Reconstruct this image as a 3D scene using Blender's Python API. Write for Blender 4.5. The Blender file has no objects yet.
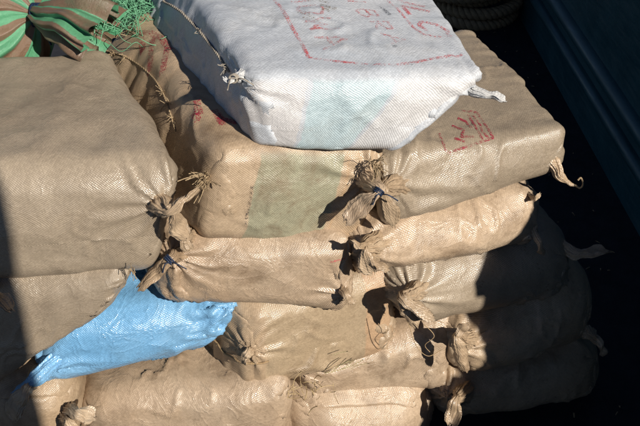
import bpy, math, random
import numpy as np
from mathutils import Vector
from mathutils.bvhtree import BVHTree
R = math.radians
sc = bpy.context.scene
col = sc.collection

# ------------------------------------------------------------ camera, sky, sun, exposure
PITCH, DIST, AIM_Z = R(36), 1.9, 0.8
cd = bpy.data.cameras.new('camera'); cam = bpy.data.objects.new('camera', cd); col.objects.link(cam)
cd.sensor_fit = 'HORIZONTAL'; cd.angle = R(40); cd.clip_start = 0.05; cd.clip_end = 500
cam.location = (0, -DIST*math.cos(PITCH), AIM_Z+DIST*math.sin(PITCH))
cam.rotation_euler = (R(90)-PITCH, 0, 0)
sc.camera = cam
SUN_EL, SUN_AZ = R(33), R(38)          # azimuth: to the right of the viewer's back
w = bpy.data.worlds.new('World'); sc.world = w; w.use_nodes = True
nt = w.node_tree; bg = nt.nodes['Background']
sky = nt.nodes.new('ShaderNodeTexSky'); sky.sky_type = 'NISHITA'; sky.sun_disc = False
sky.sun_elevation = SUN_EL; sky.sun_rotation = math.pi-SUN_AZ
sky.air_density = .55; sky.dust_density = .2; sky.altitude = 1500
nt.links.new(sky.outputs[0], bg.inputs[0]); bg.inputs[1].default_value = 0.05
sd = bpy.data.lights.new('sun', 'SUN'); sd.energy = 5.0; sd.angle = R(0.53); sd.color = (1.0, 0.93, 0.82)
sun = bpy.data.objects.new('sun', sd); col.objects.link(sun)
SDIR = Vector((math.sin(SUN_AZ)*math.cos(SUN_EL), -math.cos(SUN_AZ)*math.cos(SUN_EL), math.sin(SUN_EL)))
sun.rotation_euler = SDIR.to_track_quat('Z', 'Y').to_euler(); sun.location = SDIR*6
sc.view_settings.view_transform = 'Standard'; sc.view_settings.look = 'None'
sc.view_settings.exposure = 0.2; sc.view_settings.gamma = 1.0; sc.view_settings.use_curve_mapping = False

# ------------------------------------------------------------ helpers
def tag(o, label=None, cat=None, group=None, kind=None):
    if label: o['label'] = label
    if cat: o['category'] = cat
    if group: o['group'] = group
    if kind: o['kind'] = kind
    return o
def empty(name, loc, label, cat, group=None):
    o = bpy.data.objects.new(name, None); col.objects.link(o); o.location = loc
    o.empty_display_size = 0.05
    return tag(o, label, cat, group)
def mesh_obj(name, V, F, mat, parent=None, uv=None, smooth=True):
    """V (n,3) world coordinates, F list or (m,4) array of faces, uv per vertex"""
    me = bpy.data.meshes.new(name)
    V = np.asarray(V, dtype=np.float64)
    off = np.array(parent_world(parent)) if parent else np.zeros(3)
    me.from_pydata((V-off).tolist(), [], F.tolist() if isinstance(F, np.ndarray) else F)
    if uv is not None:
        li = np.empty(len(me.loops), dtype=np.int32); me.loops.foreach_get('vertex_index', li)
        l = me.uv_layers.new(name='UVMap'); l.data.foreach_set('uv', np.asarray(uv)[li].astype(np.float32).ravel())
    me.update()
    if smooth: me.polygons.foreach_set('use_smooth', np.ones(len(me.polygons), dtype=bool))
    if mat: me.materials.append(mat)
    o = bpy.data.objects.new(name, me); col.objects.link(o)
    if parent: o.parent = parent
    return o
def parent_world(p):
    v = Vector((0, 0, 0))
    while p: v = v+p.location; p = p.parent
    return v
def grid_faces(nu, nv, wrap_u=True):
    i = np.arange(nu if wrap_u else nu-1)[:, None]; j = np.arange(nv-1)[None, :]
    i2 = (i+1) % nu
    return np.stack([(i*nv+j), (i*nv+j+1), (i2*nv+j+1), (i2*nv+j)], -1).reshape(-1, 4)
def spline(pts, n):
    P = np.asarray(pts, float); m = len(P)
    t = np.linspace(0, m-1, n); k = np.minimum(t.astype(int), m-2); f = (t-k)[:, None]
    g = lambda i: P[np.clip(i, 0, m-1)]
    p0, p1, p2, p3 = g(k-1), g(k), g(k+1), g(k+2)
    return .5*(2*p1+(p2-p0)*f+(2*p0-5*p1+4*p2-p3)*f**2+(3*p1-p0-3*p2+p3)*f**3)
def frames(C, up=(0, 0, 1)):
    T = np.gradient(C, axis=0); T /= np.linalg.norm(T, axis=1)[:, None]+1e-9
    N = np.empty_like(T); n = np.cross(np.asarray(up, float), T[0])
    if np.linalg.norm(n) < 1e-3: n = np.cross((1., 0, 0), T[0])
    for i in range(len(T)):
        n = n-T[i]*np.dot(n, T[i]); n = n/(np.linalg.norm(n)+1e-9); N[i] = n
    return T, N, np.cross(T, N)
def tube(C, r, k=6, cap=True):
    C = np.asarray(C, float); n = len(C); T, N, B = frames(C)
    r = np.broadcast_to(np.asarray(r, float), (n,))
    a = np.linspace(0, 2*math.pi, k, endpoint=False)
    V = C[None]+r[None, :, None]*(np.cos(a)[:, None, None]*N[None]+np.sin(a)[:, None, None]*B[None])
    V = V.reshape(-1, 3); F = grid_faces(k, n).tolist()
    if cap: F += [[i*n for i in range(k)][::-1], [i*n+n-1 for i in range(k)]]
    return V, F
def merge(parts):
    V, F, o = [], [], 0
    for v, f in parts:
        V.append(v); F += [[i+o for i in q] for q in f]; o += len(v)
    return np.concatenate(V), F
def vnoise(P, scale, seed):
    """smooth value noise on points (n,3)"""
    rng = np.random.RandomState(seed); tab = rng.rand(32, 32, 32)*2-1
    Q = P/scale+rng.rand(3)*31; i = np.floor(Q).astype(int); f = Q-i; f = f*f*(3-2*f)
    out = 0
    for a in (0, 1):
        for b in (0, 1):
            for c in (0, 1):
                wt = (f[:, 0] if a else 1-f[:, 0])*(f[:, 1] if b else 1-f[:, 1])*(f[:, 2] if c else 1-f[:, 2])
                out = out+wt*tab[(i[:, 0]+a) % 32, (i[:, 1]+b) % 32, (i[:, 2]+c) % 32]
    return out

# ------------------------------------------------------------ materials
class NT:
    def __init__(s, name):
        s.m = bpy.data.materials.new(name); s.m.use_nodes = True
        s.t = s.m.node_tree; s.b = s.t.nodes['Principled BSDF']
    def n(s, typ, **kw):
        x = s.t.nodes.new('ShaderNode'+typ)
        for k, v in kw.items(): setattr(x, k, v)
        return x
    def l(s, a, b): s.t.links.new(a, b)
    def math(s, op, a, b=None, c=None, clamp=False):
        x = s.n('Math', operation=op); x.use_clamp = clamp
        for i, v in enumerate((a, b, c)):
            if v is None: continue
            if isinstance(v, (int, float)): x.inputs[i].default_value = v
            else: s.l(v, x.inputs[i])
        return x.outputs[0]
    def ramp(s, fac, lo, hi, a=0., b=1.):
        x = s.n('MapRange'); s.l(fac, x.inputs[0]); x.clamp = True
        x.inputs[1].default_value = lo; x.inputs[2].default_value = hi
        x.inputs[3].default_value = a; x.inputs[4].default_value = b
        return x.outputs[0]
    def mix(s, fac, a, b, mode='MIX'):
        x = s.n('Mix', data_type='RGBA', blend_type=mode)
        if isinstance(fac, (int, float)): x.inputs[0].default_value = fac
        else: s.l(fac, x.inputs[0])
        for i, v in ((6, a), (7, b)):
            if isinstance(v, tuple): x.inputs[i].default_value = (*v, 1)
            else: s.l(v, x.inputs[i])
        return x.outputs[2]
    def noise(s, vec, scale, detail=3, rough=.55, dist=0.):
        x = s.n('TexNoise'); s.l(vec, x.inputs['Vector']); x.inputs['Scale'].default_value = scale
        x.inputs['Detail'].default_value = detail; x.inputs['Roughness'].default_value = rough
        x.inputs['Distortion'].default_value = dist
        return x.outputs['Fac']

def woven(name, base, light, dirt, tape=.0034, rough=.32, dirt_amt=.8, bands=(), stripes=None, gloss=.7, bump=.47, crinkle=.15):
    """woven plastic tape cloth: crossing tapes from the cloth's own UV (metres)"""
    m = NT(name)
    uv = m.n('UVMap').outputs[0]; ob = m.n('TexCoord').outputs['Object']
    oi = m.n('ObjectInfo').outputs['Random']; of = m.n('VectorMath', operation='ADD'); m.l(ob, of.inputs[0])
    oc = m.n('CombineXYZ'); [m.l(m.math('MULTIPLY', oi, k_), oc.inputs[i_]) for i_, k_ in enumerate((37., 19., 53.))]; m.l(oc.outputs[0], of.inputs[1]); ob = of.outputs[0]
    sx = m.n('SeparateXYZ'); m.l(uv, sx.inputs[0]); U, V = sx.outputs[0], sx.outputs[1]
    # slight waviness of the tapes
    wob = m.noise(uv, 22, 2); U2 = m.math('ADD', U, m.math('MULTIPLY', m.math('SUBTRACT', wob, .5), .006))
    wob2 = m.noise(uv, 17, 2); V2 = m.math('ADD', V, m.math('MULTIPLY', m.math('SUBTRACT', wob2, .5), .006))
    iu = m.math('DIVIDE', m.math('ADD', m.math('MULTIPLY', U2, .80), m.math('MULTIPLY', V2, .60)), tape)
    iv = m.math('DIVIDE', m.math('SUBTRACT', m.math('MULTIPLY', V2, .80), m.math('MULTIPLY', U2, .60)), tape*1.25)
    su = m.math('ABSOLUTE', m.math('SINE', m.math('MULTIPLY', iu, math.pi)))
    sv = m.math('ABSOLUTE', m.math('SINE', m.math('MULTIPLY', iv, math.pi)))
    par = m.math('MODULO', m.math('ADD', m.math('FLOOR', iu), m.math('FLOOR', iv)), 2.)
    par = m.math('ABSOLUTE', par)
    # the tape on top: arched along its run, flat across
    h1 = m.math('MULTIPLY', su, m.math('POWER', sv, .35)); h2 = m.math('MULTIPLY', sv, m.math('POWER', su, .35))
    hm = m.n('Mix', data_type='FLOAT'); m.l(par, hm.inputs[0]); m.l(h1, hm.inputs[2]); m.l(h2, hm.inputs[3])
    h = m.math('ADD', m.math('MULTIPLY', hm.outputs[0], .45), m.math('MULTIPLY', su, .65))
    wn = m.n('TexWhiteNoise', noise_dimensions='2D')
    cv = m.n('CombineXYZ'); m.l(m.math('FLOOR', iu), cv.inputs[0]); m.l(m.math('FLOOR', iv), cv.inputs[1]); m.l(cv.outputs[0], wn.inputs['Vector'])
    # colour: base with faded, dusty and stained areas
    n1 = m.noise(ob, 3.2, 4, .6, .4); n2 = m.noise(ob, 9, 5, .65, .6); n3 = m.noise(ob, 60, 3, .6)
    c = m.mix(m.ramp(n1, .38, .66), base, light)
    if stripes:
        p, c2 = stripes
        st = m.math('FRACT', m.math('DIVIDE', m.math('ADD', U, m.math('MULTIPLY', m.math('SUBTRACT', wob, .5), .01)), p))
        c = m.mix(m.ramp(st, .47, .5), c, c2)
    for (axis, a, b, bc, op, per, um) in bands:
        X = V
        dU = m.math('MINIMUM', U, m.math('SUBTRACT', per, U))
        X = m.math('ADD', X, m.math('MULTIPLY', m.math('SUBTRACT', m.noise(uv, 40, 2), .5), .012))
        f = m.math('MULTIPLY', m.ramp(X, a-.002, a+.002), m.ramp(X, b-.002, b+.002, 1., 0.))
        f = m.math('MULTIPLY', f, m.ramp(dU, um-.006, um+.006, 1., 0.))
        c = m.mix(m.math('MULTIPLY', f, op), c, bc)
    c = m.mix(m.math('MULTIPLY', m.ramp(n2, .5, .75), dirt_amt), c, dirt)
    c = m.mix(m.math('MULTIPLY', m.ramp(n3, .58, .8), dirt_amt*.6), c, dirt)
    tone = m.math('ADD', .84, m.math('ADD', m.math('MULTIPLY', wn.outputs[0], .16), m.math('MULTIPLY', oi, .12)))
    groove = m.ramp(h, .0, .45, .84, 1.)
    tn = m.n('CombineColor')
    tt = m.math('MULTIPLY', tone, groove)
    for i in range(3): m.l(tt, tn.inputs[i])
    c = m.mix(1., c, tn.outputs[0], 'MULTIPLY')
    m.l(c, m.b.inputs['Base Color'])
    rr = m.math('ADD', rough-.05, m.math('ADD', m.math('MULTIPLY', m.ramp(n2, .4, .7), .18), m.math('MULTIPLY', wn.outputs[0], .12)))
    m.l(rr, m.b.inputs['Roughness']); m.b.inputs['Specular IOR Level'].default_value = gloss
    bp = m.n('Bump'); bp.inputs['Distance'].default_value = .0011; bp.inputs['Strength'].default_value = bump
    m.l(h, bp.inputs['Height'])
    # soft creases of the cloth itself
    cr = m.math('POWER', m.math('SUBTRACT', 1., m.math('ABSOLUTE', m.math('MULTIPLY', m.math('SUBTRACT', m.noise(uv, 15, 3, .55, .9), .5), 3.2))), 5.)
    cr = m.math('ADD', cr, m.math('MULTIPLY', m.noise(uv, 40, 3), .5)); bp2 = m.n('Bump'); bp2.inputs['Distance'].default_value = .0035; bp2.inputs['Strength'].default_value = crinkle
    m.l(cr, bp2.inputs['Height']); m.l(bp.outputs[0], bp2.inputs['Normal'])
    m.l(bp2.outputs[0], m.b.inputs['Normal'])
    return m.m
def plain(name, c1, c2, scale=20, rough=.6, bump=.3, dist=.003, spec=.4):
    m = NT(name); ob = m.n('TexCoord').outputs['Object']
    n1 = m.noise(ob, scale, 5, .62, .3)
    m.l(m.mix(m.ramp(n1, .32, .68), c1, c2), m.b.inputs['Base Color'])
    m.b.inputs['Roughness'].default_value = rough; m.b.inputs['Specular IOR Level'].default_value = spec
    bp = m.n('Bump'); bp.inputs['Distance'].default_value = dist; bp.inputs['Strength'].default_value = bump
    m.l(m.noise(ob, scale*5, 4), bp.inputs['Height']); m.l(bp.outputs[0], m.b.inputs['Normal'])
    return m.m
def ink(name, c, cover=.5, bgc=None):
    """worn print: ink left only on part of the tapes"""
    m = NT(name); ob = m.n('TexCoord').outputs['Object']
    m.b.inputs['Base Color'].default_value = (*c, 1); m.b.inputs['Roughness'].default_value = .5
    n1 = m.noise(ob, 330, 2, .6); n2 = m.noise(ob, 22, 3)
    f = m.ramp(m.math('ADD', n1, m.math('MULTIPLY', m.math('SUBTRACT', n2, .5), .5)), 1-cover-.10, 1-cover+.12)
    tr = m.n('BsdfTransparent'); mx = m.n('MixShader'); m.l(m.math('MULTIPLY', f, .88), mx.inputs[0])
    m.l(tr.outputs[0], mx.inputs[1]); m.l(m.b.outputs[0], mx.inputs[2])
    m.l(mx.outputs[0], m.t.nodes['Material Output'].inputs[0])
    return m.m

TAN, TANL, TDIRT = (.40, .288, .185), (.475, .360, .248), (.17, .108, .060)
M = {}
M['tan'] = woven('tan_weave', TAN, TANL, TDIRT)
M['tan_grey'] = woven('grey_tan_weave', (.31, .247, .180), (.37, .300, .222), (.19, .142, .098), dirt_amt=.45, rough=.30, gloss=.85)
M['tan_pink'] = woven('pinkish_tan_weave', (.425, .308, .208), (.495, .380, .272), TDIRT, rough=.31, gloss=.75, crinkle=.26)
M['burlap'] = woven('coarse_brown_weave', TAN, (.45, .31, .19), (.22, .13, .08))
M['blue'] = woven('blue_weave', (.17, .40, .67), (.24, .47, .72), (.13, .27, .40), dirt_amt=.4, rough=.25, gloss=.9, crinkle=.36)
M['cord'] = plain('dark_blue_cord', (.01, .018, .045), (.02, .04, .09), 90, .5)
M['twine'] = plain('pale_twine', (.42, .32, .20), (.30, .21, .12), 120, .8)
M['straw'] = plain('dry_straw', (.52, .40, .22), (.38, .27, .14), 30, .7)
M['straw_green'] = plain('greenish_straw', (.42, .36, .20), (.30, .26, .14), 30, .7)
def scuffed_paint(name, c1, c2, dust, rust):
    m = NT(name); tc = m.n('TexCoord').outputs['Object']
    mp = m.n('Mapping'); m.l(tc, mp.inputs[0]); mp.inputs['Scale'].default_value = (3, .5, 5)
    n1 = m.noise(tc, 5, 5, .6); n2 = m.noise(mp.outputs[0], 6, 6, .72, .8); n3 = m.noise(tc, 38, 4, .7)
    c = m.mix(m.ramp(n1, .35, .65), c1, c2); c = m.mix(m.math('MULTIPLY', m.ramp(n2, .52, .74), .55), c, dust)
    c = m.mix(m.math('MULTIPLY', m.ramp(n3, .66, .72), .7), c, rust)
    m.l(c, m.b.inputs['Base Color']); m.l(m.ramp(n2, .3, .7, .28, .6), m.b.inputs['Roughness'])
    bp = m.n('Bump'); bp.inputs['Distance'].default_value = .004; bp.inputs['Strength'].default_value = .4
    m.l(m.math('ADD', n1, m.math('MULTIPLY', n3, .3)), bp.inputs['Height']); m.l(bp.outputs[0], m.b.inputs['Normal'])
    return m.m
M['teal'] = scuffed_paint('teal_paint', (.008, .060, .074), (.018, .085, .10), (.06, .10, .105), (.03, .025, .02))
M['deck'] = plain('dark_deck', (.016, .017, .022), (.030, .031, .038), 14, .8, .5, .004, .3)
M['rope'] = plain('brown_rope', (.45, .32, .18), (.30, .20, .11), 40, .85, .6, .004)
M['net'] = plain('green_cord', (.10, .32, .17), (.18, .42, .26), 60, .5)
M['paper'] = plain('pale_paper', (.45, .48, .55), (.55, .55, .6), 30, .8)
M['wood'] = plain('caster_wood', (.20, .12, .06), (.12, .07, .035), 8, .7)
M['navy'] = plain('navy_plastic', (.012, .025, .07), (.03, .05, .12), 20, .4, .6, .01)
M['ink'] = ink('red_ink', (.60, .10, .11), .44)
M['ink_faint'] = ink('faded_red_ink', (.60, .16, .16), .42)
M['ink_dark'] = ink('crimson_ink', (.34, .02, .05), .47)
M['ink_black'] = ink('black_scuff', (.03, .03, .04), .40)
M['ink_mud'] = ink('mud_smear', (.24, .18, .11), .42)

# ------------------------------------------------------------ the setting
FLOOR = -.12
xw = lambda y: 1.2-.04*(y-1.5)
g = np.array([[-12, -12, FLOOR], [xw(-12)+.0, -12, FLOOR], [xw(14), 14, FLOOR], [-12, 14, FLOOR]])
nx, ny = 40, 60
uu, vv = np.meshgrid(np.linspace(0, 1, nx), np.linspace(0, 1, ny), indexing='ij')
Y = -12+26*vv; X = -12+(xw(Y)+.05+12)*uu
deck = mesh_obj('deck', np.stack([X, Y, FLOOR+0*X], -1).reshape(-1, 3), grid_faces(nx, ny, False)[:, ::-1], M['deck'])
tag(deck, kind='structure')

wall = empty('side_wall', (xw(1.5), 1.5, FLOOR), 'dark teal painted side wall with two raised rails, right of the sacks', 'wall')
def along(profile, y0, y1, n=40):
    ys = np.linspace(y0, y1, n)
    V = np.array([[(xw(y)+p[0], y, p[1]) for y in ys] for p in profile])
    return V.reshape(-1, 3), grid_faces(len(profile), n)
th = .08
def cells(y0, y1, z0, z1):
    v, f = along([(0, z0), (0, z1), (th, z1), (th, z0)], y0, y1, max(2, int((y1-y0)*3)))
    n = max(2, int((y1-y0)*3)); f = f.tolist()+[[0, n, 2*n, 3*n], [n-1, 4*n-1, 3*n-1, 2*n-1]]
    mesh_obj('wall_panel', v, f, M['teal'], wall, smooth=False)
WALL_TOP = 1.41; SUN_GAP = (-2.6, -1.045, 1.13)          # made-up step down in the wall lets sun onto the lower right sacks
cells(-9, SUN_GAP[0], FLOOR, WALL_TOP); cells(SUN_GAP[0], SUN_GAP[1], FLOOR, SUN_GAP[2]-.05)
cells(SUN_GAP[1], -.93, FLOOR, WALL_TOP); cells(-.93, -.87, FLOOR, .93); cells(-.93, -.87, 1.04, WALL_TOP); cells(-.87, 12, FLOOR, WALL_TOP)  # small invented opening passes a spot of sun to the bottom right sack
for zr, rr in ((.10, .030), (.225, .034)):
    a = np.linspace(-math.pi*.5, math.pi*.5, 11)
    v, f = along([(-.002-rr*1.1*math.cos(t), zr+rr*math.sin(t)) for t in a]+[(.01, zr+rr), (.01, zr-rr)], -9, 12)
    mesh_obj('rail', v, f, M['teal'], wall)
for y0, y1, zt in ((-9, SUN_GAP[0], WALL_TOP), (SUN_GAP[0], SUN_GAP[1], SUN_GAP[2]-.05), (SUN_GAP[1], 12, WALL_TOP)):
    v, f = along([(-.03, zt+.002), (-.03, zt+.05), (th+.03, zt+.05), (th+.03, zt+.002)], y0, y1)
    n = 40; mesh_obj('capping', v, f.tolist()+[[0, n, 2*n, 3*n], [n-1, 4*n-1, 3*n-1, 2*n-1]], M['teal'], wall, smooth=False)

# ------------------------------------------------------------ sack simulation: a sewn tube of cloth blown into the room its neighbours leave
def clamp_box(P, b, r):
    s = np.sign(P); a = np.abs(P); c = np.minimum(a, b-r); d = a-c
    L = np.sqrt((d*d).sum(-1, keepdims=True)); k = np.where(L > r, r/np.maximum(L, 1e-9), 1.)
    return s*(c+d*k)
def relax(P, du, dv, b, r, it, press, rng, bend=.04):
    nu, nv, _ = P.shape
    dd = math.hypot(du, dv)
    mir = (-np.arange(nu)) % nu
    def pull(A, B, rest, k):
        d = B-A; L = np.sqrt((d*d).sum(-1, keepdims=True))+1e-9
        c = d*((L-rest)/L*(.5*k)); return A+c, B-c
    for n in range(it):
        tu = np.roll(P, -1, 0)-np.roll(P, 1, 0); tv = np.empty_like(P)
        tv[:, 1:-1] = P[:, 2:]-P[:, :-2]; tv[:, 0] = P[:, 1]-P[:, 0]; tv[:, -1] = P[:, -1]-P[:, -2]
        N = np.cross(tv, tu); N /= np.linalg.norm(N, axis=-1, keepdims=True)+1e-9
        P = P+N*press; P[..., 2] -= press*.25
        lap = (np.roll(P, -1, 0)+np.roll(P, 1, 0))*.25-P*.5
        lap[:, 1:-1] += (P[:, 2:]+P[:, :-2])*.25-P[:, 1:-1]*.5
        P = P+lap*bend
        for rep in range(2):
            for j in (0, 1):
                m = (nv-j)//2
                P[:, j:j+2*m:2], P[:, j+1:j+2*m:2] = pull(P[:, j:j+2*m:2].copy(), P[:, j+1:j+2*m:2].copy(), dv, 1.)
            P[0::2], P[1::2] = pull(P[0::2].copy(), P[1::2].copy(), du, 1.)
            a, c = pull(P[1::2].copy(), np.roll(P[0::2], -1, 0), du, 1.); P[1::2] = a; P[0::2] = np.roll(c, 1, 0)
            if rep == 0:
                a, c = pull(P[0::2, :-1].copy(), P[1::2, 1:].copy(), dd, .35); P[0::2, :-1] = a; P[1::2, 1:] = c
                a, c = pull(P[0::2, 1:].copy(), P[1::2, :-1].copy(), dd, .35); P[0::2, 1:] = a; P[1::2, :-1] = c
                Q = np.roll(P, -1, 0)
                a, c = pull(Q[0::2, :-1].copy(), Q[1::2, 1:].copy(), dd, .35); Q[0::2, :-1] = a; Q[1::2, 1:] = c
                a, c = pull(Q[0::2, 1:].copy(), Q[1::2, :-1].copy(), dd, .35); Q[0::2, 1:] = a; Q[1::2, :-1] = c
                P = np.roll(Q, 1, 0)
            for e in (0, -1): P[:, e] = (P[:, e]+P[mir, e])*.5
            P = clamp_box(P, b, r)
    return P
def sim_sack(W, D, H, seed, ex=.05, nu=184, nv=112, rk=.42):
    rng = np.random.RandomState(seed)
    b = np.array([W, D, H])*.5; r = rk*min(H, D, W)
    per = (2*(D+H)-1.72*r)*(1+ex); L = (W+H-.9*r)*(1+ex)
    n1, n2 = nu//2, nv//2
    p = np.arange(n1)/n1*2*(D+H); s = np.linspace(0, W+H, n2)
    k = np.clip(np.minimum(s, W+H-s)/(H/2), .02, 1.)
    x = np.clip(s-H/2, 0, W)-W/2
    P = np.zeros((n1, n2, 3))
    for j in range(n2):
        h = k[j]*H/2; d = (D+H-2*h)/2
        q = np.where(p <= D+H, p, 2*(D+H)-p); sg = np.where(p <= D+H, 1, -1)
        y = np.where(q < h, -d, np.where(q < h+2*d, -d+(q-h), d)); z = np.where(q < h, q, np.where(q < h+2*d, h, h-(q-h-2*d)))
        P[:, j, 0] = x[j]; P[:, j, 1] = y; P[:, j, 2] = z*sg
    P += (rng.rand(*P.shape)-.5)*.008
    P = clamp_box(P, b, r)
    P = relax(P, per/n1, L/(n2-1), b, r, 70, .0016, rng, .05)
    Q = np.zeros((nu, n2, 3)); Q[0::2] = P; Q[1::2] = (P+np.roll(P, -1, 0))*.5
    t = np.linspace(0, n2-1, nv); i = np.minimum(t.astype(int), n2-2); f = (t-i)[None, :, None]
    P = Q[:, i]*(1-f)+Q[:, i+1]*f
    P = relax(P, per/nu, L/(nv-1), b, r, 36, .0009, rng, .03)
    uv = np.stack(np.broadcast_arrays((np.arange(nu+1)*per/nu)[:, None], (np.linspace(0, L, nv))[None, :]), -1)
    return P, uv, b
def nml(G):
    tu = np.roll(G, -1, 0)-np.roll(G, 1, 0); tv = np.gradient(G, axis=1)
    N = np.cross(tv, tu); return N/(np.linalg.norm(N, axis=-1, keepdims=True)+1e-9)
def sack_body(hexa, seed, ex, rk, bulge, pulls=(), dents=(), name='body', nu=216, nv=132, crease=1.):
    Hx = np.array(hexa)
    W = (np.linalg.norm(Hx[1]-Hx[0])+np.linalg.norm(Hx[2]-Hx[3]))/2
    H = (np.linalg.norm(Hx[0]-Hx[3])+np.linalg.norm(Hx[1]-Hx[2]))/2
    D = (np.linalg.norm(Hx[4]-Hx[0])+np.linalg.norm(Hx[5]-Hx[1]))/2
    P, uv, b = sim_sack(W, D, H, seed, ex, nu, nv, rk)
    nu, nv, _ = P.shape
    q = P.reshape(-1, 3)/b
    # bulging faces
    bx, by, bz = [np.clip(1-q[:, i]**2, 0, 1) for i in range(3)]
    q2 = q.copy()
    q2[:, 1] += q[:, 1]*bulge*bx*bz; q2[:, 2] += q[:, 2]*bulge*.8*bx*by; q2[:, 0] += q[:, 0]*bulge*.6*by*bz
    sx, sy, sz = [(q2[:, i:i+1]+1)/2 for i in range(3)]
    TL, TR, BR, BL, tl, tr, br, bl = Hx
    V = ((TL*(1-sx)+TR*sx)*(1-sy)+(tl*(1-sx)+tr*sx)*sy)*sz+((BL*(1-sx)+BR*sx)*(1-sy)+(bl*(1-sx)+br*sx)*sy)*(1-sz)
    for sc_, am in ((.21, .008), (.09, .0045), (.035, .0018)):
        for ax in range(3): V[:, ax] += am*vnoise(V, sc_, seed*7+ax)
    for (c, rad, amt) in dents:            # (centre, radius, vector)
        d = ((V-np.array(c))**2).sum(1); V += np.exp(-d/(rad*rad))[:, None]*np.array(amt)
    ctr = V.mean(0); nrm = nml(V.reshape(nu, nv, 3)).reshape(-1, 3)
    # creases: long ridges running in from both sewn ends, a few stray ones elsewhere
    Lm = uv[0, -1, 1]; uf = uv[:-1].reshape(-1, 2); e = np.minimum(uf[:, 1], Lm-uf[:, 1])
    q3 = np.stack([uf[:, 0]/.022, uf[:, 1]/.11, 0*e+seed], -1); w1 = vnoise(q3, 1., seed+50)
    q3 = np.stack([uf[:, 0]/.05+uf[:, 1]/.09, uf[:, 1]/.05-uf[:, 0]/.16, 0*e], -1); w2 = 1-np.abs(vnoise(q3, 1., seed+51))*2.2
    patch = np.clip(vnoise(V, .13, seed+52)*1.6+.1, 0, 1)
    V = V+nrm*(crease*(.0065*w1*np.exp(-(e/.12)**2)+.0062*np.clip(w2, 0, 1)**4*patch))[:, None]
    for (c, rad, k) in pulls:              # gather cloth towards a tie
        c = np.array(c); d = np.sqrt(((V-c)**2).sum(1)); wgt = k*np.exp(-(d/rad)**2)
        dirv = V-c; ang = np.arctan2(dirv[:, 2], dirv[:, 0]+.4*dirv[:, 1])
        V = V+(c-V)*wgt[:, None]
        rng = np.random.RandomState(int(abs(c[0])*1000)+seed)
        ang = ang+.25*vnoise(V, .06, seed+9)
        pl = 1-2*np.abs(np.sin(ang*5.5+rng.rand()*6))*.7+np.sin(ang*17+rng.rand()*6)*.35
        env = np.exp(-(d/(rad*1.9))**2)*np.clip(d/(rad*.5), 0, 1)
        V = V+nrm*(pl*env*.0085)[:, None]
    Vg = V.reshape(nu, nv, 3); mir = (-np.arange(nu)) % nu
    for e_ in (0, -1): Vg[:, e_] = (Vg[:, e_]+Vg[mir, e_])*.5
    # close the periodic direction with a duplicated column for the UV
    Vc = np.concatenate([Vg, Vg[:1]], 0)
    F = grid_faces(nu+1, nv, False)
    return Vg, Vc.reshape(-1, 3), F, uv.reshape(-1, 2)

def tied_ear(name, parent, mat, base, tie, tip, rb=.03, rt=.009, re=.02, flat=.5, seed=0, sag=.0, cord=None, twist=.6, n=36, k=72, up=(0, 0, 1)):
    """gathered corner of cloth: pleated cone into a tie, then a crumpled flap"""
    rng = np.random.RandomState(seed+11)
    base, tie, tip = [np.array(p, float) for p in (base, tie, tip)]
    tip = tie+(tip-tie)*.86
    base = base+np.array([0, .035, 0]); rb = rb*.75; re = re*.85; rt = rt*.85; flat = flat*.8
    mid = (tie+tip)/2+np.array([0, 0, -sag])+(rng.rand(3)-.5)*.008
    C = spline([base, (base*.45+tie*.55), tie, mid, tip], n)
    T, N, B = frames(C, up)
    t = np.linspace(0, 1, n); a = np.linspace(0, 2*math.pi, k, endpoint=False)
    r = np.interp(t, [0, .25, .47, .53, .66, .80, .93, 1.], [rb, rb*.6, rt, rt*1.02, re*.8, re, re*.75, re*.3])
    pl = np.interp(t, [0, .3, .5, .75, 1], [.10, .24, .18, .15, .18])
    fl = np.interp(t, [0, .5, .7, 1], [1, 1, flat, flat*.55])
    ph = rng.rand(6)*6.28
    A = a[:, None]; tt = t[None]
    rad = r[None]*(1+pl[None]*(.45*np.sin(8*A+ph[0]+2*tt)+.40*np.sin(15*A+ph[1]-3*tt)+.25*np.sin(3*A+ph[2]+5*tt)+.22*np.sin(23*A+ph[5]+tt)))
    ang = A+twist*tt
    x = rad*np.cos(ang)*(1+.25*(1-fl[None])); y = rad*np.sin(ang)*fl[None]
    # the flap curls across its width
    y = y+np.interp(t, [0, .55, 1], [0, 0, 1])[None]*(x*x/(re+1e-6))*rng.uniform(-.9, .9)
    V = C[None]+x[..., None]*N[None]+y[..., None]*B[None]
    V[:, -1] += T[-1]*(.004*np.sin(3*a+ph[3])+.003*np.sin(7*a+ph[4]))[:, None]
    V = V.reshape(-1, 3)
    for ax in range(3): V[:, ax] += .0042*vnoise(V, .016, seed*5+ax)+.004*vnoise(V, .035, seed*5+9+ax)
    U = np.stack(np.broadcast_arrays((a*re)[:, None], (t*np.linalg.norm(tip-base))[None]), -1).reshape(-1, 2)
    o = mesh_obj(name, V, grid_faces(k, n), mat, parent, uv=U)
    if cord:
        parts = []
        ti = int(.5*n)
        for q in (-1, 0, 1):
            aa = np.linspace(0, 2*math.pi, 22); c0 = C[ti]+T[ti]*q*.0042
            ring = c0+1.22*rt*(np.cos(aa)[:, None]*N[ti]+np.sin(aa)[:, None]*B[ti]*.95)
            parts.append(tube(ring, .0019, 6, False))
        for q in (0, 1):
            e = C[ti]+N[ti]*rt*1.2
            pts = [e, e+np.array([.012*(1-2*q), -.012, .006]), e+np.array([.026*(1-2*q)+.006, -.012, -.008-.01*q])]
            parts.append(tube(spline(pts, 10), .0014, 5))
        v, f = merge(parts); mesh_obj('tie_cord', v, f, cord, o)
    return o

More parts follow.
